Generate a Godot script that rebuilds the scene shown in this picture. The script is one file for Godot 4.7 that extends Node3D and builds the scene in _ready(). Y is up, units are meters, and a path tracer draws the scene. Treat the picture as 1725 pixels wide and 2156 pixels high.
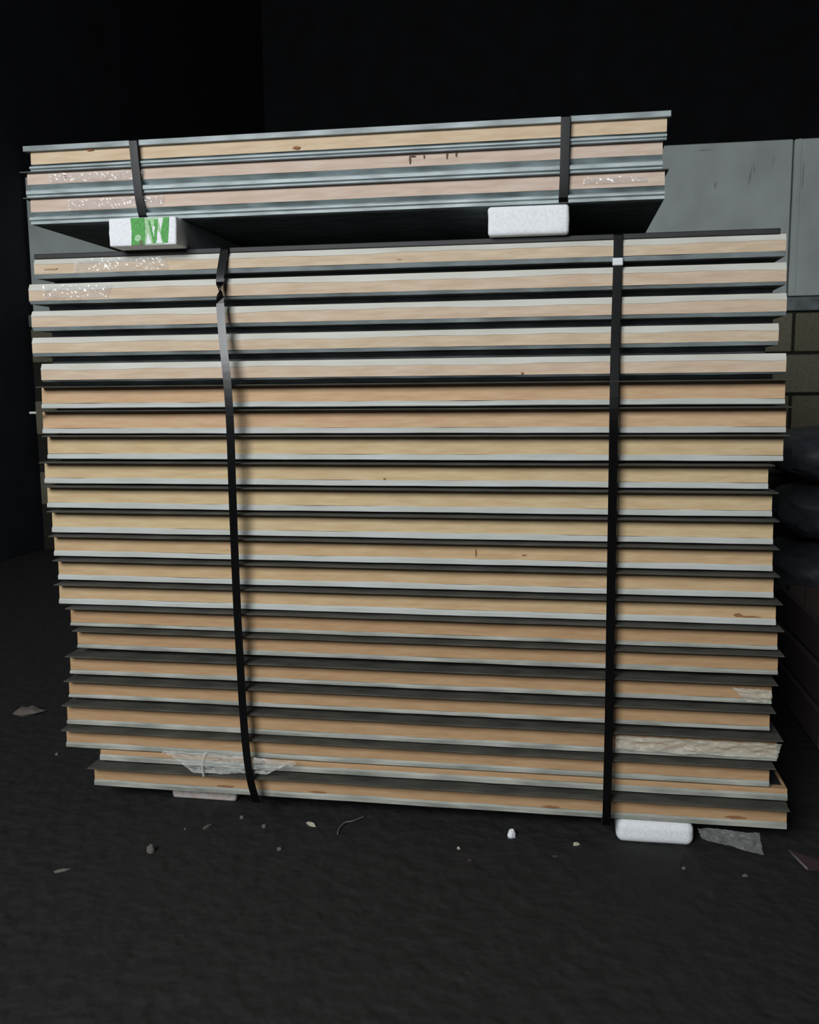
extends Node3D

var M := {}
var used := {}
var rng := RandomNumberGenerator.new()

# ---------------------------------------------------------------- helpers
func numbered(called: String) -> String:
	if not used.has(called):
		used[called] = 0
		return called
	used[called] += 1
	return "%s_%03d" % [called, used[called]]

func tag(o: Node, label: String, category: String, group := "", kind := "") -> Node:
	if label != "": o.set_meta("label", label)
	if category != "": o.set_meta("category", category)
	if group != "": o.set_meta("group", group)
	if kind != "": o.set_meta("kind", kind)
	return o

func thing(called: String, label: String, category: String, at := Vector3.ZERO, group := "") -> Node3D:
	var o := Node3D.new()
	o.name = numbered(called)
	add_child(o)
	o.position = at
	tag(o, label, category, group)
	return o

func part(called: String, mesh: Mesh, m: Material, parent: Node, at := Vector3.ZERO) -> MeshInstance3D:
	var o := MeshInstance3D.new()
	o.name = numbered(called) if parent == self else called
	o.mesh = mesh
	o.material_override = m
	o.cast_shadow = GeometryInstance3D.SHADOW_CASTING_SETTING_ON
	parent.add_child(o, true)
	o.position = at
	return o

func struct(called: String, mesh: Mesh, m: Material, at := Vector3.ZERO) -> MeshInstance3D:
	var o := part(called, mesh, m, self, at)
	o.set_meta("kind", "structure")
	return o

func starter(smooth := false) -> SurfaceTool:
	var st := SurfaceTool.new()
	st.begin(Mesh.PRIMITIVE_TRIANGLES)
	st.set_smooth_group(0 if smooth else -1)
	return st

func finish(st: SurfaceTool) -> ArrayMesh:
	st.generate_normals()
	return st.commit()

func quad(st: SurfaceTool, a: Vector3, b: Vector3, c: Vector3, d: Vector3) -> void:
	# a b c d run clockwise as seen from outside
	for p in [a, b, c, a, c, d]:
		st.add_vertex(p)

# box with chamfered edges, centred on c
func bevel_box(st: SurfaceTool, c: Vector3, s: Vector3, r: float) -> void:
	var h := s * 0.5
	r = minf(r, minf(h.x, minf(h.y, h.z)) * 0.9)
	var i := h - Vector3(r, r, r)
	var dirs := [Vector3.RIGHT, Vector3.UP, Vector3.BACK]
	for ax in 3:
		for sg in [-1.0, 1.0]:
			var n: Vector3 = dirs[ax] * sg
			var u: Vector3 = dirs[(ax + 1) % 3]
			var v: Vector3 = dirs[(ax + 2) % 3]
			var o: Vector3 = c + n * h[ax]
			var eu: Vector3 = u * i[(ax + 1) % 3]
			var ev: Vector3 = v * i[(ax + 2) % 3]
			if sg > 0: quad(st, o - eu - ev, o - eu + ev, o + eu + ev, o + eu - ev)
			else: quad(st, o - eu - ev, o + eu - ev, o + eu + ev, o - eu + ev)
	for ax in 3:
		var a: Vector3 = dirs[ax]
		var b1 := (ax + 1) % 3
		var b2 := (ax + 2) % 3
		for s1 in [-1.0, 1.0]:
			for s2 in [-1.0, 1.0]:
				var e: Vector3 = a * i[ax]
				var p1: Vector3 = c + dirs[b1] * s1 * h[b1] + dirs[b2] * s2 * i[b2]
				var p2: Vector3 = c + dirs[b1] * s1 * i[b1] + dirs[b2] * s2 * h[b2]
				if s1 * s2 > 0: quad(st, p1 - e, p2 - e, p2 + e, p1 + e)
				else: quad(st, p1 - e, p1 + e, p2 + e, p2 - e)
	for sx in [-1.0, 1.0]:
		for sy in [-1.0, 1.0]:
			for sz in [-1.0, 1.0]:
				var px := c + Vector3(sx * h.x, sy * i.y, sz * i.z)
				var py := c + Vector3(sx * i.x, sy * h.y, sz * i.z)
				var pz := c + Vector3(sx * i.x, sy * i.y, sz * h.z)
				var order := [px, pz, py] if sx * sy * sz > 0 else [px, py, pz]
				for p in order: st.add_vertex(p)

func box_mesh(c: Vector3, s: Vector3, r := 0.001) -> ArrayMesh:
	var st := starter()
	bevel_box(st, c, s, r)
	return finish(st)

# sweep a list of (z, y) profiles along x stations; profiles run clockwise as seen from +x
func sweep_x(st: SurfaceTool, xs: Array, profiles: Array) -> void:
	var n: int = profiles[0].size()
	for k in xs.size() - 1:
		for j in n:
			var j2 := (j + 1) % n
			var a: Vector2 = profiles[k][j]
			var b: Vector2 = profiles[k][j2]
			var a2: Vector2 = profiles[k + 1][j]
			var b2: Vector2 = profiles[k + 1][j2]
			quad(st, Vector3(xs[k], a.y, a.x), Vector3(xs[k], b.y, b.x), Vector3(xs[k + 1], b2.y, b2.x), Vector3(xs[k + 1], a2.y, a2.x))
	for e in 2:
		var kk: int = 0 if e == 0 else xs.size() - 1
		var pr: PackedVector2Array = profiles[kk]
		var tri := Geometry2D.triangulate_polygon(pr)
		for t in range(0, tri.size(), 3):
			for q in 3:
				var id: int = tri[t + q]
				st.add_vertex(Vector3(xs[kk], pr[id].y, pr[id].x))

func stations(x0: float, x1: float, n: int) -> Array:
	var a := []
	for k in n + 1: a.append(lerpf(x0, x1, float(k) / n))
	return a

# extrude a flat outline in the xy plane into a slab between two z values
func slab_xy(st: SurfaceTool, pts: PackedVector2Array, z0: float, z1: float) -> void:
	var tri := Geometry2D.triangulate_polygon(pts)
	for t in range(0, tri.size(), 3):
		for z in [z0, z1]:
			for q in 3:
				st.add_vertex(Vector3(pts[tri[t + q]].x, pts[tri[t + q]].y, z))
	for k in pts.size():
		var a := pts[k]
		var b := pts[(k + 1) % pts.size()]
		quad(st, Vector3(a.x, a.y, z0), Vector3(b.x, b.y, z0), Vector3(b.x, b.y, z1), Vector3(a.x, a.y, z1))

# flat strap swept along points; twist turns the band about its own run
func ribbon(pts: Array, wide: float, thick: float, twists := {}) -> ArrayMesh:
	var st := starter()
	var rings := []
	for k in pts.size():
		var p: Vector3 = pts[k]
		var t: Vector3 = (pts[(k + 1) % pts.size()] - pts[(k - 1 + pts.size()) % pts.size()]).normalized()
		var w := Vector3.RIGHT
		w = (w - t * w.dot(t)).normalized()
		if twists.has(k): w = w.rotated(t, twists[k])
		var nn := t.cross(w).normalized()
		rings.append([p + w * wide * 0.5 + nn * thick * 0.5, p - w * wide * 0.5 + nn * thick * 0.5, p - w * wide * 0.5 - nn * thick * 0.5, p + w * wide * 0.5 - nn * thick * 0.5])
	for k in pts.size():
		var a: Array = rings[k]
		var b: Array = rings[(k + 1) % pts.size()]
		for j in 4:
			quad(st, a[j], b[j], b[(j + 1) % 4], a[(j + 1) % 4])
	return finish(st)

func tube(pts: Array, r: float, sides := 6) -> ArrayMesh:
	var st := starter(true)
	var rings := []
	for k in pts.size():
		var t: Vector3 = (pts[mini(k + 1, pts.size() - 1)] - pts[maxi(k - 1, 0)]).normalized()
		var u := t.cross(Vector3.UP)
		if u.length() < 0.05: u = t.cross(Vector3.RIGHT)
		u = u.normalized()
		var v := t.cross(u).normalized()
		var ring := []
		for j in sides:
			var a := TAU * j / sides
			ring.append(pts[k] + (u * cos(a) + v * sin(a)) * r)
		rings.append(ring)
	for k in pts.size() - 1:
		for j in sides:
			quad(st, rings[k][j], rings[k][(j + 1) % sides], rings[k + 1][(j + 1) % sides], rings[k + 1][j])
	for e in [0, pts.size() - 1]:
		for j in range(1, sides - 1):
			for q in ([0, j + 1, j] if e == 0 else [0, j, j + 1]): st.add_vertex(rings[e][q])
	return finish(st)

func smooth_path(pts: Array, sub: int) -> Array:
	var out := []
	for k in pts.size() - 1:
		var p0: Vector3 = pts[maxi(k - 1, 0)]
		var p1: Vector3 = pts[k]
		var p2: Vector3 = pts[k + 1]
		var p3: Vector3 = pts[mini(k + 2, pts.size() - 1)]
		for s in sub:
			out.append(p1.cubic_interpolate(p2, p0, p3, float(s) / sub))
	out.append(pts[pts.size() - 1])
	return out

# ---------------------------------------------------------------- textures and materials
func noise_tex(size: int, freq: float, seed_: int, lo: Color, hi: Color, power := 1.0, octaves := 4) -> ImageTexture:
	var n := FastNoiseLite.new()
	n.seed = seed_
	n.frequency = freq
	n.fractal_octaves = octaves
	var src := n.get_seamless_image(size, size)
	var img := Image.create(size, size, true, Image.FORMAT_RGB8)
	for y in size:
		for x in size:
			img.set_pixel(x, y, lo.lerp(hi, pow(src.get_pixel(x, y).r, power)))
	img.generate_mipmaps()
	return ImageTexture.create_from_image(img)

func mat(col: Color, rough := 0.8, metal := 0.0, tex: Texture2D = null, scale := Vector3.ONE, bump: Texture2D = null, bump_amount := 0.5) -> StandardMaterial3D:
	var m := StandardMaterial3D.new()
	m.albedo_color = col
	m.roughness = rough
	m.metallic = metal
	if tex:
		m.albedo_texture = tex
		m.uv1_triplanar = true
		m.uv1_world_triplanar = true
		m.uv1_scale = scale
	if bump:
		m.normal_enabled = true
		m.normal_texture = bump
		m.normal_scale = bump_amount
	return m

func normal_tex(size: int, freq: float, seed_: int, strength: float) -> ImageTexture:
	var n := FastNoiseLite.new()
	n.seed = seed_
	n.frequency = freq
	var src := n.get_seamless_image(size, size)
	src.convert(Image.FORMAT_RGBA8)
	src.bump_map_to_normal_map(strength)
	src.generate_mipmaps()
	return ImageTexture.create_from_image(src)

func make_materials() -> void:
	var grain := noise_tex(512, 0.02, 3, Color(0.92, 0.885, 0.855), Color(1, 1, 1), 1.0, 3)
	var streak := noise_tex(256, 0.02, 6, Color(0.90, 0.89, 0.86), Color(1, 1, 1), 1.0, 3)
	var tint := noise_tex(256, 0.03, 9, Color(0.86, 0.80, 0.74), Color(1, 1, 1), 1.0, 3)
	var bump := normal_tex(256, 0.08, 5, 6.0)
	var grime := noise_tex(512, 0.012, 12, Color(0.62, 0.63, 0.62), Color(1, 1, 1), 0.8, 5)
	var g := Vector3(1.2, 9.0, 9.0)
	M.foam = []
	for c in [Color(0.81, 0.74, 0.645), Color(0.81, 0.735, 0.65), Color(0.81, 0.735, 0.65),  # pale
			Color(0.795, 0.675, 0.54), Color(0.80, 0.715, 0.565), Color(0.775, 0.67, 0.52), Color(0.715, 0.59, 0.445)]:  # tan
		M.foam.append(mat(c, 0.95, 0.0, grain, g, bump, 0.12))
	M.foam_pink = mat(Color(0.805, 0.735, 0.68), 0.95, 0.0, grain, g, bump, 0.12)
	M.foam_cream = mat(Color(0.82, 0.74, 0.63), 0.95, 0.0, grain, g, bump, 0.12)
	M.lip_dull = mat(Color(0.71, 0.715, 0.675), 0.6, 0.0, grime, Vector3(1.5, 6, 6))
	M.lip = mat(Color(0.745, 0.76, 0.75), 0.5, 0.0, streak, Vector3(2, 8, 8))
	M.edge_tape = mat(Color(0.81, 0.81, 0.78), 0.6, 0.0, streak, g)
	M.steel = mat(Color(0.74, 0.79, 0.80), 0.5, 0.0, grime, Vector3(2, 8, 8))
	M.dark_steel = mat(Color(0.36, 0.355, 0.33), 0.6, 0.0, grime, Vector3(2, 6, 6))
	M.mid_steel = mat(Color(0.40, 0.42, 0.43), 0.5, 0.1, grime, Vector3(2, 6, 6))
	M.edge_steel = mat(Color(0.64, 0.68, 0.69), 0.5, 0.0, grime, Vector3(2, 6, 6))
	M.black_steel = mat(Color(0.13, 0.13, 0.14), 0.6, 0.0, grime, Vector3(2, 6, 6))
	M.strap = mat(Color(0.03, 0.03, 0.034), 0.22)
	M.strap.metallic_specular = 0.4
	M.seal = mat(Color(0.86, 0.87, 0.88), 0.4, 0.3)
	M.eps = mat(Color(0.93, 0.94, 0.95), 0.9, 0.0, noise_tex(256, 0.06, 21, Color(0.92, 0.92, 0.92), Color(1, 1, 1)), Vector3(9, 9, 9), bump, 0.15)
	M.eps_shaded = mat(Color(0.88, 0.86, 0.86), 0.9, 0.0, tint, Vector3(9, 9, 9), bump, 0.15)  # white foam again, with the shade under the stack put into its colour
	M.green = mat(Color(0.36, 0.68, 0.37), 0.8, 0.0, tint, Vector3(20, 20, 20))
	M.pale_green = mat(Color(0.68, 0.86, 0.70), 0.8, 0.0, tint, Vector3(20, 20, 20))
	M.smudge = mat(Color(0.40, 0.45, 0.32), 0.9)
	M.stain = mat(Color(0.55, 0.38, 0.24), 0.95)
	M.stain_light = mat(Color(0.70, 0.58, 0.45), 0.95)
	M.ink = mat(Color(0.38, 0.30, 0.27), 0.9)
	M.film = mat(Color(0.86, 0.87, 0.85), 0.34)
	M.film.transparency = BaseMaterial3D.TRANSPARENCY_ALPHA
	M.film.albedo_color.a = 0.30
	M.film.cull_mode = BaseMaterial3D.CULL_DISABLED
	M.thin_film = mat(Color(0.84, 0.85, 0.84), 0.3)
	M.thin_film.transparency = BaseMaterial3D.TRANSPARENCY_ALPHA
	M.thin_film.albedo_color.a = 0.2
	M.thin_film.cull_mode = BaseMaterial3D.CULL_DISABLED
	M.cloudy_film = mat(Color(0.84, 0.83, 0.77), 0.4)
	M.cloudy_film.transparency = BaseMaterial3D.TRANSPARENCY_ALPHA
	M.cloudy_film.albedo_color.a = 0.5
	M.cloudy_film.cull_mode = BaseMaterial3D.CULL_DISABLED
	M.clear_film = mat(Color(0.94, 0.94, 0.96), 0.16)
	M.clear_film.transparency = BaseMaterial3D.TRANSPARENCY_ALPHA
	M.clear_film.albedo_color.a = 0.16
	M.clear_film.cull_mode = BaseMaterial3D.CULL_DISABLED
	M.floor = mat(Color(0.128, 0.126, 0.12), 0.85, 0.0, noise_tex(512, 0.03, 31, Color(0.72, 0.72, 0.72), Color(1, 1, 1), 1.0, 5), Vector3(1.3, 1.3, 1.3), bump, 0.3)
	M.wall_panel = mat(Color(0.775, 0.81, 0.80), 0.7, 0.0, noise_tex(512, 0.010, 41, Color(0.88, 0.89, 0.88), Color(1, 1, 1), 0.8, 5), Vector3(0.9, 0.6, 0.9))
	M.scuff = mat(Color(0.62, 0.64, 0.63), 0.8)
	M.wall_trim = mat(Color(0.52, 0.56, 0.57), 0.6, 0.0, grime, Vector3(2, 2, 2))
	M.block = []
	for c in [Color(0.50, 0.495, 0.42), Color(0.48, 0.475, 0.40), Color(0.52, 0.515, 0.45)]:
		M.block.append(mat(c, 0.95, 0.0, grain, Vector3(5, 5, 5), bump, 0.6))
	M.mortar = mat(Color(0.16, 0.16, 0.13), 1.0)
	M.hall = mat(Color(0.12, 0.13, 0.15), 0.9, 0.0, grime, Vector3(0.6, 0.6, 0.6))
	M.navy = mat(Color(0.115, 0.135, 0.185), 0.9, 0.0, grime, Vector3(0.6, 0.6, 0.6))
	M.sack = mat(Color(0.44, 0.46, 0.50), 0.5, 0.0, grime, Vector3(3, 3, 3))
	M.tag = mat(Color(0.42, 0.43, 0.45), 0.7)
	M.crate = mat(Color(0.30, 0.26, 0.26), 0.85, 0.0, grain, Vector3(4, 20, 4))
	M.scrap = mat(Color(0.72, 0.71, 0.66), 0.9, 0.0, tint, Vector3(40, 40, 40))
	M.scrap_dull = mat(Color(0.42, 0.41, 0.40), 0.9, 0.0, tint, Vector3(40, 40, 40))
	M.scrap_red = mat(Color(0.25, 0.19, 0.20), 0.6)
	M.lamp_body = mat(Color(0.75, 0.55, 0.10), 0.5)
	M.lamp_glass = mat(Color(1, 1, 1), 0.3)
	M.lamp_glass.emission_enabled = true
	M.lamp_glass.emission = Color(0.97, 0.99, 1.0)
	M.lamp_glass.emission_energy_multiplier = 1.5

# ---------------------------------------------------------------- panels
const LENGTH := 1.5

func wavy(x: float, seed_: float, amp: float) -> float:
	return amp * (0.6 * sin(x * 11.0 + seed_ * 1.7) + 0.5 * sin(x * 29.0 + seed_ * 3.1) + 0.35 * sin(x * 71.0 + seed_ * 5.3))

# lower stack: left x, right x, foam top, foam bottom, lip bottom, how far the top sheet stands out
const ROWS := [
	[-0.575, 0.573, 0.9188, 0.8951, 0.8885, 0.000],
	[-0.587, 0.575, 0.8796, 0.8532, 0.8484, 0.000],
	[-0.585, 0.577, 0.8370, 0.8117, 0.8063, 0.000],
	[-0.587, 0.568, 0.7949, 0.7702, 0.7649, 0.000],
	[-0.574, 0.580, 0.7527, 0.7269, 0.7239, 0.000],
	[-0.575, 0.580, 0.7143, 0.6892, 0.6812, 0.022],
	[-0.576, 0.583, 0.6757, 0.6487, 0.6399, 0.022],
	[-0.570, 0.581, 0.6352, 0.6074, 0.5986, 0.022],
	[-0.578, 0.562, 0.5924, 0.5672, 0.5582, 0.022],
	[-0.576, 0.569, 0.5528, 0.5263, 0.5173, 0.022],
	[-0.570, 0.572, 0.5117, 0.4854, 0.4763, 0.022],
	[-0.569, 0.573, 0.4710, 0.4454, 0.4366, 0.022],
	[-0.564, 0.576, 0.4306, 0.4048, 0.3960, 0.022],
	[-0.565, 0.581, 0.3898, 0.3644, 0.3551, 0.022],
	[-0.547, 0.585, 0.3499, 0.3235, 0.3176, 0.022],
	[-0.537, 0.587, 0.3122, 0.2863, 0.2791, 0.022],
	[-0.553, 0.580, 0.2676, 0.2409, 0.2340, 0.022],
	[-0.558, 0.579, 0.2249, 0.1983, 0.1920, 0.022],
	[-0.564, 0.591, 0.1823, 0.1529, 0.1445, 0.022],
	[-0.568, 0.582, 0.1387, 0.1120, 0.1037, 0.022],
	[-0.507, 0.609, 0.1008, 0.0928, 0.0830, 0.000],
	[-0.520, 0.610, 0.0755, 0.0472, 0.0372, 0.025]]

const ORDINAL := ["topmost", "second", "third", "fourth", "fifth", "sixth", "seventh", "eighth", "ninth", "tenth", "eleventh", "twelfth", "thirteenth", "fourteenth", "fifteenth", "sixteenth", "seventeenth", "eighteenth", "nineteenth", "twentieth", "twenty-first", "bottom"]

func lower_panel(i: int) -> Node3D:
	var r: Array = ROWS[i]
	var xl: float = r[0]
	var xr: float = r[1]
	var top: float = r[2]
	var fb: float = r[3]
	var lb: float = r[4]
	var d: float = r[5]
	var pale := i < 5
	var look := "pale" if pale else "tan"
	var label := "%s foam-cored insulation panel, %s panel of the lower strapped stack" % [look, ORDINAL[i]]
	if i == 20: label = "thin foam-cored panel second from the bottom of the lower strapped stack"
	if i == 21: label = "tan foam-cored insulation panel at the very bottom of the lower strapped stack"
	var base := Vector3(0, lb, 0)
	# what the panel rests on: top of the sheet below
	var rest := 0.0372
	if i < 21:
		var nx: Array = ROWS[i + 1]
		rest = nx[2] + (0.0020 if nx[5] > 0.0 else 0.0015)
	base.y = rest if i < 21 else lb
	var t := thing("insulation_panel", label, "insulation panel", base, "panels of the lower stack")
	var o := -base.y
	# foam core
	var st := starter()
	var xs := stations(xl, xr, 40)
	var pr := []
	for x in xs:
		var wv := wavy(x, i * 2.3, 0.0004)
		if pale:
			var mid := lerpf(fb, top, 0.64)
			pr.append(PackedVector2Array([Vector2(-LENGTH, fb + o), Vector2(-LENGTH, top + o), Vector2(-0.0045, top + o), Vector2(0.0 + wv, mid + o + wv), Vector2(0.0004 + wv, fb + o)]))
		else:
			pr.append(PackedVector2Array([Vector2(-LENGTH, fb + o), Vector2(-LENGTH, top + o), Vector2(-0.0008, top + o), Vector2(wv, lerpf(fb, top, 0.5) + o), Vector2(0.0004 + wv, fb + o)]))
	sweep_x(st, xs, pr)
	var fm: Material = M.foam[i % 3] if pale else M.foam[[3, 3, 4, 4, 4, 4, 5, 5, 5, 6, 6, 6, 6, 6, 6, 6, 6][i - 5]]
	part("foam_core", finish(st), fm, t)
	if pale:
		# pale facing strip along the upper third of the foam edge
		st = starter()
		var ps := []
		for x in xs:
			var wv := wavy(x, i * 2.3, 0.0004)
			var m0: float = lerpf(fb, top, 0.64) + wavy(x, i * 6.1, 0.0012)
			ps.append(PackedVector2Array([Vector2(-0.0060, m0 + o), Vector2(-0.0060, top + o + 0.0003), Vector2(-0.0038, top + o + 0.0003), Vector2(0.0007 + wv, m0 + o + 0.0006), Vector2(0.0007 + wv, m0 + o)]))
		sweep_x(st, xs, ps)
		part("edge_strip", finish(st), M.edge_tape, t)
	# bottom sheet: a lip along the front and a rib that carries the panel
	st = starter()
	pr = []
	for x in xs:
		var wv := wavy(x, i * 4.1, 0.0008)
		var lt: float = fb + o + wv
		var b: float = lb + o + wavy(x, i * 1.3, 0.0003)
		if pale:
			pr.append(PackedVector2Array([Vector2(-LENGTH, fb + o - 0.0002), Vector2(-0.006, fb + o - 0.0002), Vector2(0.0005, lt - 0.0002), Vector2(-0.004, b), Vector2(-LENGTH, b)]))
		else:
			pr.append(PackedVector2Array([Vector2(-LENGTH, fb + o - 0.0002), Vector2(-0.006, fb + o - 0.0002), Vector2(0.0008, lt), Vector2(0.0032, lt - 0.0030), Vector2(0.0032, b + 0.0008), Vector2(0.0022, b), Vector2(-LENGTH, b)]))
	sweep_x(st, xs, pr)
	if rest < lb - 0.0003:
		var deep := 0.045 if pale else 0.028
		bevel_box(st, Vector3((xl + xr) * 0.5, (rest + lb) * 0.5 + o, -(LENGTH + deep) * 0.5), Vector3(xr - xl - 0.016, lb - rest, LENGTH - deep), 0.0005)
	part("bottom_sheet", finish(st), M.edge_steel if pale else (M.lip if i < 14 else M.lip_dull), t)
	# top sheet
	if i == 0:
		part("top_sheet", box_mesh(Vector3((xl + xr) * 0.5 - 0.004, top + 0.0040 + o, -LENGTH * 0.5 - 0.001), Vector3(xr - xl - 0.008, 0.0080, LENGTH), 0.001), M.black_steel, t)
	elif d > 0.0:
		st = starter()
		var xs2 := stations(xl + (0.003 if i < 21 else 0.0005), xr + (0.004 if i < 21 else -0.002), 24)
		pr = []
		for x in xs2:
			var dd: float = d + wavy(x, i * 3.7, 0.0008)
			var y0: float = top + o
			pr.append(PackedVector2Array([Vector2(-LENGTH, y0), Vector2(-LENGTH, y0 + 0.002), Vector2(dd - 0.0015, y0 + 0.002), Vector2(dd, y0 + 0.001), Vector2(dd - 0.001, y0)]))
		sweep_x(st, xs2, pr)
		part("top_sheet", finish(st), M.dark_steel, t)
	else:
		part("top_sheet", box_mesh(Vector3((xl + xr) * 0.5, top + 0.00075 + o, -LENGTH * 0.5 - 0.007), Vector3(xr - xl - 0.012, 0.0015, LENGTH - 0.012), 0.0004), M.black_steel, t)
	return t

# upper bundle: left x, right x, foam top, foam bottom, recess bottom, lip bottom, under lip
const UPPER := [
	[-0.560, 0.404, 1.0785, 1.0600, 1.0572, 1.0520, 1.0490],
	[-0.568, 0.399, 1.0470, 1.0298, 1.0215, 1.0135, 1.0098],
	[-0.565, 0.403, 1.0078, 0.9880, 0.9805, 0.9745, 0.9695]]
const UZ := 0.016

func upper_panel(i: int) -> Node3D:
	var r: Array = UPPER[i]
	var xl: float = r[0]
	var xr: float = r[1]
	var names := ["topmost panel of the raised upper bundle", "middle panel of the raised upper bundle with dark pencil ticks", "bottom panel of the raised upper bundle resting on white blocks"]
	var t := thing("insulation_panel", ("cream" if i == 0 else "pinkish") + " foam-cored insulation panel, " + names[i], "insulation panel", Vector3(0, r[6], UZ), "panels of the upper bundle")
	var o: float = -r[6]
	var xs := stations(xl, xr, 36)
	var st := starter()
	var pr := []
	for x in xs:
		var wv := wavy(x, i * 2.9 + 7.0, 0.0004)
		pr.append(PackedVector2Array([Vector2(-LENGTH, r[3] + o), Vector2(-LENGTH, r[2] + o), Vector2(-0.0012, r[2] + o), Vector2(wv, lerpf(r[3], r[2], 0.6) + o), Vector2(wv, r[3] + o)]))
	sweep_x(st, xs, pr)
	part("foam_core", finish(st), M.foam_cream if i == 0 else M.foam_pink, t)
	# bottom sheet with stepped front edge: shaded recess, rolled lip, under return
	st = starter()
	pr = []
	for x in xs:
		var wv := wavy(x, i * 5.1 + 2.0, 0.0005)
		pr.append(PackedVector2Array([Vector2(-LENGTH, r[3] + o), Vector2(0.0005, r[3] + o - 0.0003 + wv), Vector2(-0.0095, r[4] + o + 0.002), Vector2(-0.0095, r[4] + o + 0.0006), Vector2(0.0030, r[4] + o - 0.0004 + wv * 0.5), Vector2(0.0056, r[4] + o - 0.0024), Vector2(0.0056, r[5] + o + 0.001), Vector2(0.0020, r[5] + o - 0.0008), Vector2(0.0016, r[6] + o), Vector2(-LENGTH, r[6] + o)]))
	sweep_x(st, xs, pr)
	part("bottom_sheet", finish(st), M.steel, t)
	# top sheet
	var ty: float = (UPPER[i - 1][6] if i > 0 else float(r[2]) + 0.0085) + o
	var fy: float = r[2] + o
	part("top_sheet", box_mesh(Vector3((xl + xr) * 0.5 - 0.002, (ty + fy) * 0.5, -LENGTH * 0.5 + 0.002), Vector3(xr - xl + 0.014, maxf(ty - fy - 0.0004, 0.0008), LENGTH + 0.008), 0.0006), M.edge_steel if i == 0 else M.mid_steel, t)
	return t

func marks(t: Node3D, list: Array, m: Material, called: String) -> void:
	# thin soft-edged patches of stain or ink on the face of the foam: centre, half width, half height, slant
	for a in list:
		var st := starter()
		var pts := PackedVector2Array()
		for k in 10:
			var an := TAU * k / 10.0
			var w := 1.0 + 0.18 * sin(k * 2.7 + a[0].x * 50.0)
			pts.append(Vector2(a[1] * cos(an) * w + a[3] * sin(an) * a[2], a[2] * sin(an) * w))
		slab_xy(st, pts, 0.0, 0.0006)
		part(called, finish(st), m, t, a[0] - t.position + Vector3(0, 0, 0.0001))

# ---------------------------------------------------------------- small things
func film_sheet(called: String, label: String, tl: Vector3, tr: Vector3, bl: Vector3, br: Vector3, nx: int, ny: int, amp: float, seed_: int, m: Material, group := "", ragged := 0.06, freq := 1.0) -> Node3D:
	var n := FastNoiseLite.new()
	n.seed = seed_
	n.frequency = 1.0
	n.fractal_octaves = 3
	var mid := (tl + tr + bl + br) * 0.25
	mid.y = minf(bl.y, br.y)
	var st := starter()
	var g := []
	var wx := (tr - tl).length()
	var wy := (tl - bl).length()
	for j in ny + 1:
		var row := []
		for k in nx + 1:
			var u := float(k) / nx
			var v := float(j) / ny
			var e := 0.0
			if j == 0: e = 1.0
			if j == ny: e = -1.0
			var p := tl.lerp(tr, u).lerp(bl.lerp(br, u), v)
			p.y -= e * ragged * wy * (0.5 + 0.5 * n.get_noise_2d(u * 9.0 + 40.0, v * 3.0)) * 2.0
			if k == 0 or k == nx: p.x += (1.0 if k == 0 else -1.0) * ragged * wy * 2.5 * absf(n.get_noise_2d(v * 5.0, u * 70.0 + 9.0))
			p.z += amp * (0.5 + n.get_noise_2d(u * wx * 16.0 * freq, v * wy * 55.0)) + amp * 0.3 * n.get_noise_2d(u * wx * 60.0 * freq + 30.0, v * wy * 110.0)
			row.append(p - mid)
		g.append(row)
	for j in ny:
		for k in nx:
			quad(st, g[j][k], g[j][k + 1], g[j + 1][k + 1], g[j + 1][k])
	var o := part(called, finish(st), m, self, mid)
	tag(o, label, "plastic film", group)
	return o

func scrap(label: String, at: Vector3, size: Vector3, turn: float, m: Material, called := "foam_scrap", group := "scraps on the floor") -> void:
	var st := starter()
	var rings := []
	var sides := 7
	for j in 4:
		var v: float = [0.0, 0.35, 0.75, 1.0][j]
		var rad: float = [0.85, 1.0, 0.8, 0.45][j]
		var ring := []
		for k in sides:
			var a := TAU * k / sides
			var w := rad * rng.randf_range(0.72, 1.15)
			ring.append(Vector3(cos(a) * w * size.x * 0.5, v * size.y * (rng.randf_range(0.8, 1.1) if j > 0 else 1.0), sin(a) * w * size.z * 0.5))
		rings.append(ring)
	for j in 3:
		for k in sides:
			quad(st, rings[j][k], rings[j + 1][k], rings[j + 1][(k + 1) % sides], rings[j][(k + 1) % sides])
	for k in range(1, sides - 1):
		for q in [0, k + 1, k]: st.add_vertex(rings[3][q])
		for q in [0, k, k + 1]: st.add_vertex(rings[0][q])
	var o := part(called, finish(st), m, self, at)
	o.rotation.y = turn
	tag(o, label, "scrap", group)

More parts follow.
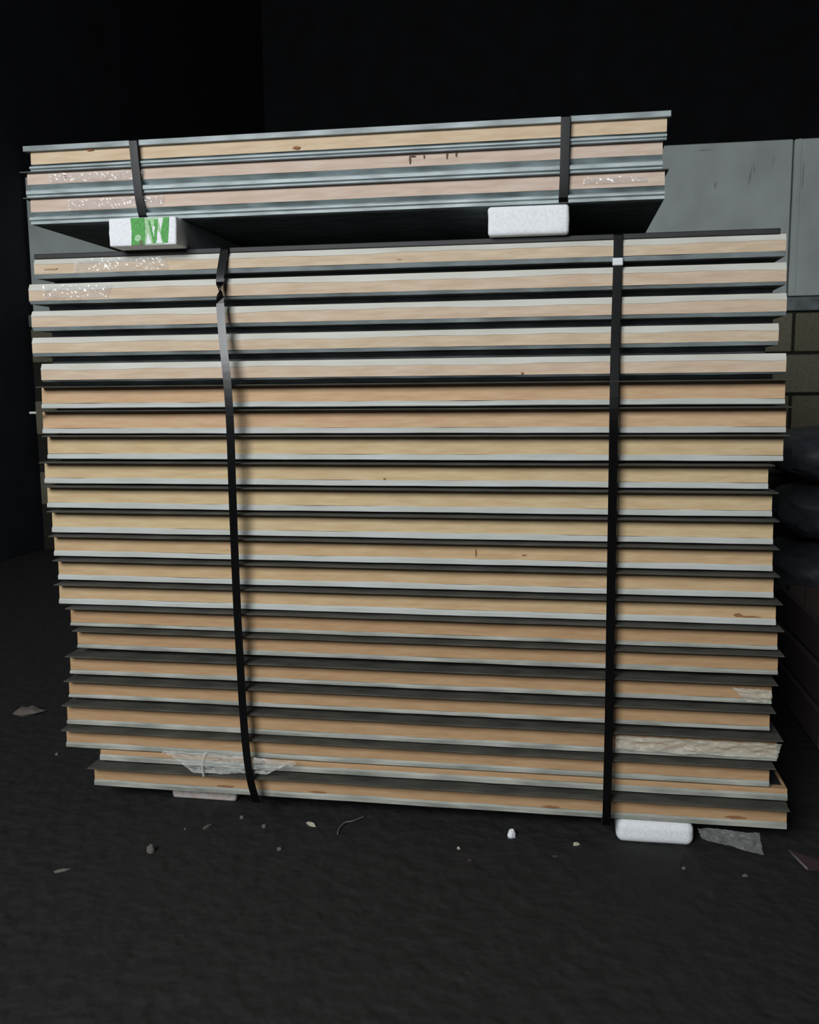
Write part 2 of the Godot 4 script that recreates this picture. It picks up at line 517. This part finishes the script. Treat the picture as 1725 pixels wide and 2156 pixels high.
func spacer(label: String, at: Vector3, s: Vector3, r: float, m: Material, sag := 0.0) -> Node3D:
	# expanded foam block, softly rounded and slightly uneven, base centre of the front face at 'at'
	var t := thing("foam_spacer_block", label, "spacer block", at, "white spacer blocks")
	var st := starter(true)
	var n := FastNoiseLite.new()
	n.seed = int(at.x * 1000.0) + 77
	n.frequency = 18.0
	var nx := 22
	var ny := 10
	var nz := 24
	var put := func(u: float, v: float, w: float) -> Vector3:
		var h := s * 0.5
		var p := Vector3(lerpf(-h.x, h.x, u), lerpf(-h.y, h.y, v), lerpf(-h.z, h.z, w))
		var inner := Vector3(clampf(p.x, -h.x + r, h.x - r), clampf(p.y, -h.y + r, h.y - r), clampf(p.z, -h.z + r, h.z - r))
		var dv := p - inner
		if dv.length() > 0.0: p = inner + dv.normalized() * r
		p += Vector3(0, 0, 1) * 0.0012 * n.get_noise_3d(p.x, p.y, p.z)
		p.x += 0.0012 * n.get_noise_3d(p.x + 5.0, p.y * 2.0, p.z)
		p.y -= sag * pow(u, 3.0) * (1.0 if v > 0.5 else 0.0)
		return p + Vector3(0, h.y, -h.z)
	var crowd := func(k: int, nn: int, half: float) -> float:
		# stations crowd near the ends so that the rounding is smooth
		var a := float(k) / nn
		var e := minf(r / (2.0 * half), 0.45)
		if a < 0.25: return e * a / 0.25
		if a > 0.75: return 1.0 - e * (1.0 - a) / 0.25
		return lerpf(e, 1.0 - e, (a - 0.25) / 0.5)
	var faces := [[0, 1, 2], [1, 2, 0], [2, 0, 1]]
	var cnt := [nx, ny, nz]
	for fc in faces:
		for side in [0.0, 1.0]:
			for a in cnt[fc[0]]:
				for b in cnt[fc[1]]:
					var q := []
					for cc in [[0, 0], [1, 0], [1, 1], [0, 1]]:
						var uvw := [0.0, 0.0, 0.0]
						uvw[fc[0]] = crowd.call(a + cc[0], cnt[fc[0]], s[fc[0]] * 0.5)
						uvw[fc[1]] = crowd.call(b + cc[1], cnt[fc[1]], s[fc[1]] * 0.5)
						uvw[fc[2]] = side
						q.append(put.call(uvw[0], uvw[1], uvw[2]))
					if side > 0.5: quad(st, q[0], q[3], q[2], q[1])
					else: quad(st, q[0], q[1], q[2], q[3])
	part("block_body", finish(st), m, t)
	return t

func sack(label: String, at: Vector3, s: Vector3, turn: float, seed_: int) -> Node3D:
	var t := thing("plastic_sack", label, "sack", at, "dark sacks behind the stack")
	t.rotation.y = turn
	var n := FastNoiseLite.new()
	n.seed = seed_
	n.frequency = 5.0
	var st := starter(true)
	var nu := 40
	var nv := 20
	var pt := func(a: int, b: int) -> Vector3:
		var th := TAU * a / nu
		var ph := PI * (float(b) / nv - 0.5)
		var d := Vector3(signf(cos(th)) * pow(absf(cos(th)), 0.45) * pow(cos(ph), 0.5), signf(sin(ph)) * pow(absf(sin(ph)), 0.8), signf(sin(th)) * pow(absf(sin(th)), 0.45) * pow(cos(ph), 0.5))
		d *= 1.0 + 0.09 * n.get_noise_3dv(d)
		var p := Vector3(d.x * s.x * 0.5, d.y * s.y * 0.5 + s.y * 0.5, d.z * s.z * 0.5)
		p.y = clampf(p.y, 0.0, s.y)
		return p
	for a in nu:
		for b in nv:
			quad(st, pt.call(a, b), pt.call(a, b + 1), pt.call(a + 1, b + 1), pt.call(a + 1, b))
	part("sack_body", finish(st), M.sack, t)
	part("seam", tube([Vector3(-s.x * 0.49, s.y * 0.5, s.z * 0.2), Vector3(-s.x * 0.515, s.y * 0.52, 0), Vector3(-s.x * 0.49, s.y * 0.5, -s.z * 0.2)], 0.008), M.sack, t)
	return t

# ---------------------------------------------------------------- scene
func _ready() -> void:
	rng.seed = 20
	# camera
	var cam := Camera3D.new()
	cam.name = "camera"
	add_child(cam)
	cam.position = Vector3(0.2610, 0.7068, 1.4001)
	cam.rotation_order = EULER_ORDER_YXZ
	cam.rotation = Vector3(-0.132697, 0.161861, -0.009056)
	cam.fov = 58.2027
	cam.near = 0.02
	cam.current = true
	# environment: a dark hall at night, lit by one work lamp only
	var we := WorldEnvironment.new()
	we.name = "world_environment"
	var env := Environment.new()
	env.background_mode = Environment.BG_COLOR
	env.background_color = Color(0, 0, 0)
	env.tonemap_mode = Environment.TONE_MAPPER_LINEAR
	env.tonemap_exposure = 1.0
	env.sdfgi_enabled = true
	env.ssao_enabled = true
	env.ssil_enabled = true
	we.environment = env
	add_child(we)
	make_materials()
	work_lamp(Vector3(-0.70, 0.0, 2.75), 1.72, Vector3(0.05, 0.62, 0.0), 8.6)

	# ---- the hall
	struct("floor", box_mesh(Vector3(0, -0.05, 0), Vector3(7.0, 0.1, 11.0), 0.002), M.floor, Vector3(0.9, 0, -0.5))
	struct("ceiling", box_mesh(Vector3(0, 0.05, 0), Vector3(7.0, 0.1, 11.0), 0.002), M.hall, Vector3(0.9, 4.0, -0.5))
	struct("wall_left", box_mesh(Vector3(-0.05, 2.0, 0), Vector3(0.1, 4.0, 11.0), 0.002), M.navy, Vector3(-2.06, 0, -0.5))
	struct("wall_right", box_mesh(Vector3(0.05, 2.0, 0), Vector3(0.1, 4.0, 11.0), 0.002), M.hall, Vector3(4.2, 0, -0.5))
	struct("wall_front", box_mesh(Vector3(0, 2.0, 0.05), Vector3(6.26, 4.0, 0.1), 0.002), M.hall, Vector3(1.07, 0, 4.9))
	struct("wall_rear", box_mesh(Vector3(0, 2.0, -0.05), Vector3(6.26, 4.0, 0.1), 0.002), M.hall, Vector3(1.07, 0, -5.9))
	partition(-2.40)

	# ---- lower stack
	var low := []
	for i in ROWS.size(): low.append(lower_panel(i))
	marks(low[11], [[Vector3(0.1360, 0.4550, 0.001), 0.0012, 0.0062, 0.0008], [Vector3(0.2100, 0.4530, 0.001), 0.0040, 0.0010, 0.0]], M.stain, "stain")
	marks(low[4], [[Vector3(0.2053, 0.7290, 0.001), 0.0022, 0.0018, 0.0]], M.stain, "stain")
	marks(low[8], [[Vector3(-0.0063, 0.5690, 0.001), 0.0022, 0.0014, 0.0]], M.stain, "stain")
	marks(low[13], [[Vector3(0.5270, 0.3690, 0.001), 0.0060, 0.0026, 0.002], [Vector3(0.5430, 0.3668, 0.001), 0.0160, 0.0011, 0.0]], M.stain, "stain")
	marks(low[21], [[Vector3(0.535, 0.0512, 0.001), 0.0150, 0.0024, 0.0], [Vector3(-0.285, 0.0496, 0.001), 0.0160, 0.0018, 0.0], [Vector3(-0.125, 0.0494, 0.001), 0.0150, 0.0017, 0.0], [Vector3(0.255, 0.0496, 0.001), 0.0140, 0.0018, 0.0]], M.stain, "stain")
	marks(low[0], [[Vector3(0.020, 0.9005, 0.001), 0.0040, 0.0012, 0.0], [Vector3(-0.545, 0.9025, 0.001), 0.0130, 0.0014, 0.0]], M.stain_light, "stain")
	# pale tip of bent sheet at the left end of the seventh panel
	part("bent_tip", box_mesh(Vector3(-0.579, 0.0020, 0.004), Vector3(0.013, 0.0035, 0.008), 0.001), M.lip, low[6], Vector3(0, 0.6725 - low[6].position.y, 0.016))

	# ---- white spacer blocks
	var h := 0.0366
	spacer("bright white foam block under the lower stack at the right", Vector3(0.4155, 0.0, 0.008), Vector3(0.118, h, 0.9), 0.012, M.eps, 0.0)
	spacer("white foam block darkened with painted shade, set back under the lower stack at the left", Vector3(-0.343, 0.0, -0.045), Vector3(0.118, h, 0.9), 0.005, M.eps_shaded)
	var gb := spacer("white foam block with green print between the two stacks", Vector3(-0.3690, 0.9272, 0.041), Vector3(0.1090, 0.0418, 0.34), 0.003, M.eps)
	green_print(gb, 0.1090, 0.0418)
	spacer("plain white foam block between the two stacks, right of middle", Vector3(0.2125, 0.9272, 0.016), Vector3(0.1170, 0.0418, 0.34), 0.006, M.eps)

	# ---- upper bundle
	var up := []
	for i in UPPER.size(): up.append(upper_panel(i))
	marks(up[1], [[Vector3(0.0405, 1.0395, UZ + 0.0008), 0.0014, 0.0062, 0.0012], [Vector3(0.0450, 1.0440, UZ + 0.0008), 0.0040, 0.0012, 0.0], [Vector3(0.0615, 1.0425, UZ + 0.0008), 0.0010, 0.0030, 0.001], [Vector3(0.0950, 1.0425, UZ + 0.0008), 0.0013, 0.0052, 0.001], [Vector3(0.1085, 1.0440, UZ + 0.0008), 0.0013, 0.0042, 0.001]], M.ink, "ink_mark")
	marks(up[1], [[Vector3(-0.5030, 1.0400, UZ + 0.0008), 0.0022, 0.0024, 0.0]], M.stain, "stain")
	marks(up[0], [[Vector3(-0.1300, 1.0640, UZ + 0.0008), 0.0060, 0.0022, 0.0], [Vector3(-0.46, 1.0772, UZ + 0.0008), 0.0060, 0.0014, 0.0]], M.stain, "stain")

	# ---- straps
	strap_lower()

	# ---- plastic film
	var clear := "clear film left on the panel ends"
	film_sheet("plastic_film", "crumpled clear film on the left end of the lower stack's topmost panel", Vector3(-0.502, 0.9172, 0.0025), Vector3(-0.350, 0.9172, 0.0025), Vector3(-0.505, 0.8950, 0.0025), Vector3(-0.345, 0.8950, 0.0025), 60, 10, 0.004, 4, M.clear_film, clear, 0.06, 3.0)
	film_sheet("plastic_film", "crumpled clear film on the left end of the lower stack's second panel", Vector3(-0.560, 0.8780, 0.0025), Vector3(-0.440, 0.8780, 0.0025), Vector3(-0.560, 0.8545, 0.0025), Vector3(-0.450, 0.8545, 0.0025), 44, 10, 0.004, 8, M.clear_film, clear, 0.06, 3.0)
	film_sheet("plastic_film", "crumpled clear film on the upper bundle's bottom panel beside its strap", Vector3(-0.500, 1.0055, UZ + 0.0025), Vector3(-0.340, 1.0055, UZ + 0.0025), Vector3(-0.500, 0.9880, UZ + 0.0025), Vector3(-0.345, 0.9880, UZ + 0.0025), 60, 8, 0.004, 15, M.clear_film, clear, 0.06, 3.0)
	film_sheet("plastic_film", "crumpled clear film on the upper bundle's middle panel beside its strap", Vector3(-0.530, 1.0450, UZ + 0.0025), Vector3(-0.370, 1.0450, UZ + 0.0025), Vector3(-0.530, 1.0300, UZ + 0.0025), Vector3(-0.375, 1.0300, UZ + 0.0025), 60, 8, 0.004, 19, M.clear_film, clear, 0.06, 3.0)
	film_sheet("plastic_film", "glossy film strip on the upper bundle's bottom panel near its right end", Vector3(0.290, 1.0030, UZ + 0.0025), Vector3(0.375, 1.0030, UZ + 0.0025), Vector3(0.290, 0.9930, UZ + 0.0025), Vector3(0.380, 0.9930, UZ + 0.0025), 34, 6, 0.004, 23, M.clear_film, clear, 0.06, 3.0)
	film_sheet("plastic_film", "wrinkled film over the right end of the nineteenth panel", Vector3(0.352, 0.1760, 0.005), Vector3(0.597, 0.1760, 0.005), Vector3(0.352, 0.1490, 0.005), Vector3(0.592, 0.1500, 0.005), 70, 10, 0.005, 27, M.cloudy_film, clear)
	film_sheet("plastic_film", "wrinkled film over the right corner of the seventeenth panel", Vector3(0.520, 0.2600, 0.004), Vector3(0.581, 0.2580, 0.004), Vector3(0.545, 0.2350, 0.004), Vector3(0.579, 0.2340, 0.004), 24, 10, 0.004, 33, M.cloudy_film, clear)
	var torn := film_sheet("plastic_film", "torn translucent film hanging over the lower left panels by the strap", Vector3(-0.388, 0.1200, 0.0225), Vector3(-0.150, 0.1130, 0.0235), Vector3(-0.325, 0.0805, 0.0275), Vector3(-0.205, 0.0855, 0.0265), 80, 16, 0.0045, 38, M.film, "", 0.10)
	part("fold", ribbon_open([Vector3(-0.304, 0.1200, 0.028), Vector3(-0.3085, 0.1120, 0.0315), Vector3(-0.3110, 0.1000, 0.0330), Vector3(-0.3105, 0.0880, 0.0335), Vector3(-0.3090, 0.0790, 0.0330)], 0.0040), M.film, torn, -torn.position)
	film_sheet("plastic_film", "scrap of clear film hanging to the floor beside the bright white block", Vector3(0.476, 0.0385, 0.012), Vector3(0.570, 0.0370, 0.010), Vector3(0.482, 0.0240, 0.020), Vector3(0.574, 0.0035, 0.024), 40, 14, 0.007, 44, M.thin_film, "", 0.12)

	# ---- things around
	var s1 := sack("dark filled sack at the bottom of the pile behind the stack", Vector3(1.33, 0.0, -1.78), Vector3(0.80, 0.21, 0.46), 0.05, 3)
	var s2 := sack("dark filled sack with a pale tag, middle of the pile", Vector3(1.35, 0.211, -1.76), Vector3(0.78, 0.185, 0.45), -0.06, 7)
	part("paper_tag", box_mesh(Vector3(0, 0, 0), Vector3(0.075, 0.035, 0.002), 0.0008), M.tag, s2, Vector3(-0.175, 0.075, 0.226))
	var s3 := sack("dark filled sack on top of the pile behind the stack", Vector3(1.33, 0.397, -1.79), Vector3(0.76, 0.18, 0.44), 0.08, 11)
	crate(Vector3(0.775, 0.0, -0.40))
	floor_scraps()

func ribbon_open(pts: Array, wide: float) -> ArrayMesh:
	var p := smooth_path(pts, 4)
	return tube(p, wide * 0.5, 8)

func green_print(t: Node3D, w: float, h: float) -> void:
	# printed shapes on the front face, in fractions of width and height from the top left
	var shapes := [
		["printed_patch", M.pale_green, 0.0005, [[0.55, 0.03], [0.86, 0.03], [0.82, 0.96], [0.55, 0.96]]],
		["printed_stripe", M.green, 0.0007, [[0.335, 0.02], [0.545, 0.02], [0.55, 0.5], [0.535, 0.97], [0.33, 0.97], [0.345, 0.5]]],
		["printed_stroke", M.green, 0.0007, [[0.595, 0.12], [0.625, 0.12], [0.700, 0.93], [0.660, 0.93]]],
		["printed_stroke", M.green, 0.0008, [[0.690, 0.10], [0.745, 0.10], [0.715, 0.90], [0.680, 0.90]]],
		["printed_stroke", M.green, 0.0007, [[0.835, 0.03], [0.915, 0.03], [0.880, 0.93], [0.810, 0.93], [0.775, 0.60]]],
		["bare_wedge", M.eps, 0.0009, [[0.745, 0.58], [0.805, 0.93], [0.705, 0.93]]],
		["bare_wedge", M.eps, 0.0009, [[0.590, 0.56], [0.640, 0.95], [0.560, 0.95]]],
		["bare_wedge", M.eps, 0.0009, [[0.750, 0.06], [0.825, 0.06], [0.785, 0.46]]],
		["bare_wedge", M.eps, 0.0009, [[0.665, 0.33], [0.700, 0.36], [0.695, 0.46], [0.660, 0.44]]],
		["bare_wedge", M.pale_green, 0.0009, [[0.400, 0.66], [0.445, 0.60], [0.490, 0.66], [0.470, 0.80], [0.420, 0.86], [0.385, 0.78]]],
		["smudge", M.smudge, 0.0010, [[0.455, 0.84], [0.490, 0.80], [0.515, 0.86], [0.510, 0.97], [0.450, 0.97]]]]
	for s in shapes:
		var pts := PackedVector2Array()
		for q in s[3]: pts.append(Vector2((q[0] - 0.5) * w * 0.985, (1.0 - q[1]) * h))
		var st := starter()
		slab_xy(st, pts, 0.0, s[2])
		part(s[0], finish(st), s[1], t)

func loop_path(front: Array, sub: int, top: float, bottom: float, back: float) -> Array:
	# front runs from the top down; the band then passes below, up the back and over the top
	var p := smooth_path(front, sub)
	var a: Vector3 = front[0]
	var b: Vector3 = front[front.size() - 1]
	p.append(Vector3(b.x, bottom + 0.001, b.z - 0.003))
	p.append(Vector3(b.x, bottom, b.z - 0.008))
	p.append(Vector3(lerpf(b.x, a.x, 0.45), bottom, back + 0.004))
	p.append(Vector3(lerpf(b.x, a.x, 0.5), bottom + 0.004, back))
	p.append(Vector3(lerpf(b.x, a.x, 0.9), top - 0.004, back))
	p.append(Vector3(lerpf(b.x, a.x, 0.95), top, back + 0.004))
	p.append(Vector3(a.x, top, a.z - 0.008))
	p.append(Vector3(a.x, top - 0.001, a.z - 0.002))
	return p

func strap_lower() -> void:
	var f := [Vector3(-0.2528, 0.9235, 0.0035), Vector3(-0.2568, 0.8874, 0.013), Vector3(-0.2572, 0.8691, 0.017), Vector3(-0.2556, 0.8399, 0.0225), Vector3(-0.2500, 0.7812, 0.0315), Vector3(-0.2435, 0.7233, 0.037), Vector3(-0.2400, 0.6511, 0.040), Vector3(-0.2400, 0.5405, 0.040), Vector3(-0.2407, 0.3883, 0.036), Vector3(-0.2402, 0.2864, 0.032), Vector3(-0.2386, 0.1908, 0.030), Vector3(-0.2335, 0.1200, 0.0335), Vector3(-0.2271, 0.0718, 0.0345), Vector3(-0.2205, 0.0400, 0.030)]
	var sub := 5
	var tw := {10: 0.3, 11: 0.8, 12: 1.0, 13: 0.5, 14: 0.2}
	var t := thing("packing_strap", "slack black strap with a twist, left of the two round the lower stack", "strap", Vector3(-0.25, 0.036, 0.0), "black packing straps")
	part("band", ribbon(loop_path(f, sub, 0.9273, 0.0364, -1.506), 0.0128, 0.0007, tw), M.strap, t, -t.position)
	f = [Vector3(0.3411, 0.9240, 0.0035), Vector3(0.3412, 0.8872, 0.0050), Vector3(0.3394, 0.7585, 0.013), Vector3(0.3389, 0.6764, 0.0255), Vector3(0.3394, 0.5795, 0.0258), Vector3(0.3402, 0.3655, 0.0258), Vector3(0.3410, 0.2178, 0.0258), Vector3(0.3405, 0.1145, 0.0300), Vector3(0.3402, 0.0720, 0.0325), Vector3(0.3400, 0.0400, 0.0300)]
	t = thing("packing_strap", "taut black strap with a shiny metal seal, right side of the lower stack", "strap", Vector3(0.34, 0.036, 0.0), "black packing straps")
	part("band", ribbon(loop_path(f, sub, 0.9277, 0.0364, -1.506), 0.0128, 0.0007), M.strap, t, -t.position)
	var sl := part("seal", box_mesh(Vector3.ZERO, Vector3(0.0150, 0.0120, 0.0028), 0.0010), M.seal, t, Vector3(0.3412, 0.8868, 0.0052) - t.position)
	sl.rotation.x = -0.28
	f = [Vector3(-0.3835, 1.0840, 0.0280), Vector3(-0.3830, 1.0700, 0.0275), Vector3(-0.3819, 1.0441, 0.0265), Vector3(-0.3795, 1.0021, 0.0245), Vector3(-0.3760, 0.9760, 0.0225)]
	t = thing("packing_strap", "black strap above the green-printed block on the upper bundle", "strap", Vector3(-0.38, 0.969, UZ), "black packing straps")
	part("band", ribbon(loop_path(f, sub, 1.0876, 0.9691, -1.492), 0.0128, 0.0005), M.strap, t, -t.position)
	f = [Vector3(0.2642, 1.0840, 0.0275), Vector3(0.2639, 1.0494, 0.0262), Vector3(0.2632, 0.9990, 0.0240), Vector3(0.2623, 0.9760, 0.0225)]
	t = thing("packing_strap", "black strap above the plain white block on the upper bundle", "strap", Vector3(0.263, 0.969, UZ), "black packing straps")
	part("band", ribbon(loop_path(f, sub, 1.0876, 0.9691, -1.492), 0.0128, 0.0005), M.strap, t, -t.position)

func partition(z: float) -> void:
	var t := Node3D.new()
	t.name = "wall_back"
	add_child(t)
	t.position = Vector3(0, 0, z)
	t.set_meta("kind", "structure")
	var x0 := -2.05
	var x1 := 4.15
	part("mortar_core", box_mesh(Vector3((x0 + x1) * 0.5, 0.495, -0.07), Vector3(x1 - x0, 0.99, 0.11), 0.001), M.mortar, t)
	# block courses
	var ch := 0.158
	var cw := 0.40
	var meshes := []
	for q in 2:
		meshes.append(box_mesh(Vector3.ZERO, Vector3(cw - 0.012, ch - 0.012, 0.10), 0.004))
	for r in 6:
		var y := 0.99 - (r + 0.5) * ch
		var k := 0
		var x := x0 + (cw * 0.5 if r % 2 == 0 else 0.0)
		while x < 3.2:
			if x > x0 + 0.05:
				part("concrete_block", meshes[k % 2], M.block[(k * 2 + r) % 3], t, Vector3(x, y, -0.05 + 0.002 * sin(k * 3.1 + r)))
			x += cw
			k += 1
	part("sill_trim", box_mesh(Vector3((x0 + x1) * 0.5, 1.019, -0.055), Vector3(x1 - x0, 0.052, 0.115), 0.003), M.wall_trim, t)
	part("sill_trim", box_mesh(Vector3((x0 + x1) * 0.5, 1.334, -0.095), Vector3(x1 - x0, 0.60, 0.03), 0.003), M.mortar, t)
	# grey sheet panels above the sill
	var xs := [-2.05, -0.95, 0.09, 1.128, 2.17, 3.21, 4.15]
	for k in xs.size() - 1:
		part("sheet_panel", box_mesh(Vector3((xs[k] + xs[k + 1]) * 0.5, 1.3435, -0.06), Vector3(xs[k + 1] - xs[k] - 0.006, 0.583, 0.05), 0.003), M.wall_panel, t)
		part("seam_strip", box_mesh(Vector3(xs[k + 1] + 0.022, 1.3435, -0.034), Vector3(0.012, 0.583, 0.004), 0.001), M.wall_panel, t)
	# old scuffs on the sheet panels, right of the upper bundle
	for a in [[0.972, 1.505, 0.004, 0.032, 0.004], [0.985, 1.535, 0.003, 0.020, -0.003], [0.845, 1.478, 0.004, 0.014, 0.002], [1.055, 1.555, 0.002, 0.022, 0.003], [0.800, 1.610, 0.030, 0.003, 0.0], [1.165, 1.50, 0.003, 0.05, 0.002]]:
		var st := starter()
		var pts := PackedVector2Array()
		for k in 12:
			var an := TAU * k / 12.0
			var w := 1.0 + 0.25 * sin(k * 2.3 + a[0] * 40.0)
			pts.append(Vector2(a[0] + a[2] * cos(an) * w + a[4] * sin(an), a[1] + a[3] * sin(an) * w))
		slab_xy(st, pts, -0.036, -0.0344)
		part("scuff", finish(st), M.scuff, t)

func crate(at: Vector3) -> void:
	var t := thing("wooden_crate", "low dark wooden crate at the right edge beside the stack", "crate", at)
	for px in [0.02, 0.38]:
		for pz in [-0.02, -0.36]:
			part("corner_post", box_mesh(Vector3(px, 0.13, pz), Vector3(0.035, 0.26, 0.035), 0.002), M.crate, t)
	for k in 3:
		var y := 0.045 + 0.085 * k
		part("plank", box_mesh(Vector3(0.20, y, 0.006), Vector3(0.40, 0.072, 0.014), 0.002), M.crate, t)
		part("plank", box_mesh(Vector3(0.20, y, -0.386), Vector3(0.40, 0.072, 0.014), 0.002), M.crate, t)
		part("plank", box_mesh(Vector3(-0.006, y, -0.19), Vector3(0.014, 0.072, 0.376), 0.002), M.crate, t)
		part("plank", box_mesh(Vector3(0.406, y, -0.19), Vector3(0.014, 0.072, 0.376), 0.002), M.crate, t)
	part("bottom_board", box_mesh(Vector3(0.20, 0.012, -0.19), Vector3(0.37, 0.012, 0.35), 0.002), M.crate, t)

func floor_scraps() -> void:
	scrap("flat light scrap greyed with painted shade on the dark floor left of the stack", Vector3(-0.897, 0, -0.406), Vector3(0.068, 0.014, 0.05), 0.3, M.scrap_dull)  # grey carries the shade this light piece lies in
	scrap("pale sliver on the floor at the bottom left corner", Vector3(-0.462, 0, 0.214), Vector3(0.024, 0.004, 0.008), 0.5, M.scrap_dull)
	scrap("small grey upright crumb on the floor at the lower left", Vector3(-0.355, 0, 0.142), Vector3(0.012, 0.013, 0.009), 0.2, M.scrap_dull)
	scrap("thin grey splinter on the floor below the torn film", Vector3(-0.299, 0, 0.050), Vector3(0.005, 0.004, 0.024), -0.45, M.scrap_dull)
	scrap("tiny crumb left of the thin splinter on the floor", Vector3(-0.332, 0, 0.063), Vector3(0.004, 0.003, 0.004), 0.0, M.scrap_dull)
	scrap("small crumb on the floor, upper one right of the splinter", Vector3(-0.207, 0, 0.037), Vector3(0.008, 0.005, 0.008), 0.3, M.scrap_dull)
	scrap("small crumb on the floor, lower one right of the splinter", Vector3(-0.160, 0, 0.106), Vector3(0.009, 0.005, 0.008), 0.8, M.scrap_dull)
	scrap("tiny pale crumb on the floor beside the slack strap's foot", Vector3(-0.2535, 0, 0.012), Vector3(0.007, 0.005, 0.006), 0.1, M.scrap_dull)
	scrap("pale wedge-shaped chip on the floor left of the curled thread", Vector3(-0.132, 0, 0.020), Vector3(0.024, 0.006, 0.010), -0.6, M.scrap)
	scrap("bright white lump on the floor in front of the stack's right half", Vector3(0.194, 0, 0.012), Vector3(0.018, 0.012, 0.012), 0.4, M.eps)
	scrap("tiny pale crumb on the floor below the middle of the stack", Vector3(0.115, 0, 0.063), Vector3(0.006, 0.004, 0.005), 0.0, M.scrap)
	scrap("faint dark flake below the tiny middle crumb", Vector3(0.136, 0, 0.095), Vector3(0.010, 0.002, 0.007), 0.4, M.scrap_red)
	scrap("small pale chip on the floor left of the bright white block", Vector3(0.295, 0, 0.025), Vector3(0.012, 0.005, 0.007), 0.1, M.scrap)
	scrap("faint dark flake left of the small pale chip", Vector3(0.263, 0, 0.064), Vector3(0.012, 0.002, 0.006), 0.2, M.scrap_red)
	scrap("small crumb on the floor below the bright white block", Vector3(0.451, 0, 0.075), Vector3(0.008, 0.004, 0.006), 0.7, M.scrap_dull)
	scrap("faint flake on the floor at the bottom right", Vector3(0.536, 0, 0.083), Vector3(0.010, 0.003, 0.006), 0.3, M.scrap_dull)
	scrap("tiny crumb on the dark floor left of the bottom panels", Vector3(-0.706, 0, -0.195), Vector3(0.008, 0.005, 0.006), 0.3, M.scrap_dull)
	# curled thread
	var c := smooth_path([Vector3(-0.052, 0.002, -0.02), Vector3(-0.066, 0.003, 0.000), Vector3(-0.078, 0.003, 0.008), Vector3(-0.083, 0.002, 0.028), Vector3(-0.081, 0.002, 0.046)], 5)
	var o := part("plastic_thread", tube(c, 0.0014, 6), M.scrap_dull, self, Vector3.ZERO)
	tag(o, "curled grey thread on the floor in front of the stack", "thread", "scraps on the floor")
	# reddish shard with a paler raised edge
	var t := thing("plastic_shard", "reddish translucent-looking shard on the floor at the lower right corner", "scrap", Vector3(0.630, 0.0, 0.028), "scraps on the floor")
	var st := starter()
	slab_xy(st, PackedVector2Array([Vector2(-0.016, 0.022), Vector2(0.022, -0.004), Vector2(0.016, -0.024), Vector2(-0.002, -0.030)]), 0.0, 0.002)
	var sh := part("shard_plate", finish(st), M.scrap_red, t, Vector3(0, 0.004, 0))
	sh.rotation.x = -PI / 2 + 0.08
	part("raised_edge", tube([Vector3(-0.016, 0.005, -0.022), Vector3(-0.010, 0.006, 0.002), Vector3(-0.002, 0.005, 0.030)], 0.0018, 6), M.scrap_dull, t)

func work_lamp(at: Vector3, height: float, aim: Vector3, energy: float) -> void:
	var t := thing("work_lamp", "large yellow-framed soft light panel on a tripod behind the viewer", "lamp", at)
	part("pole", tube([Vector3(0, 0.35, 0.28), Vector3(0, height - 0.55, 0.28)], 0.016, 12), M.hall, t)
	part("collar", tube([Vector3(0, 0.62, 0.28), Vector3(0, 0.70, 0.28)], 0.028, 12), M.hall, t)
	for k in 3:
		var a := TAU * k / 3.0 + 0.4
		part("leg", tube([Vector3(0, 0.66, 0.28), Vector3(cos(a) * 0.42, 0.012, 0.28 + sin(a) * 0.42)], 0.012, 8), M.hall, t)
	var head := Node3D.new()
	head.name = "lamp_head"
	t.add_child(head)
	head.position = Vector3(0, height, 0)
	head.look_at_from_position(at + head.position, aim, Vector3.UP)
	part("housing", box_mesh(Vector3(0, 0, 0.045), Vector3(1.48, 1.08, 0.08), 0.008), M.lamp_body, head)
	part("bracket", tube([Vector3(-0.755, 0, 0.04), Vector3(-0.755, -0.54, 0.10), Vector3(0, -0.57, 0.12), Vector3(0.755, -0.54, 0.10), Vector3(0.755, 0, 0.04)], 0.010, 8), M.hall, head)
	part("lens", box_mesh(Vector3(0, 0, 0.0), Vector3(1.40, 1.00, 0.008), 0.002), M.lamp_glass, head)
	var l := AreaLight3D.new()
	l.name = "lamp_light"
	l.area_size = Vector2(1.40, 1.00)
	l.light_energy = energy
	l.light_color = Color(0.975, 0.99, 1.0)
	l.shadow_enabled = true
	l.area_range = 14.0
	l.area_attenuation = 2.0
	head.add_child(l)
	l.position = Vector3(0, 0, -0.02)
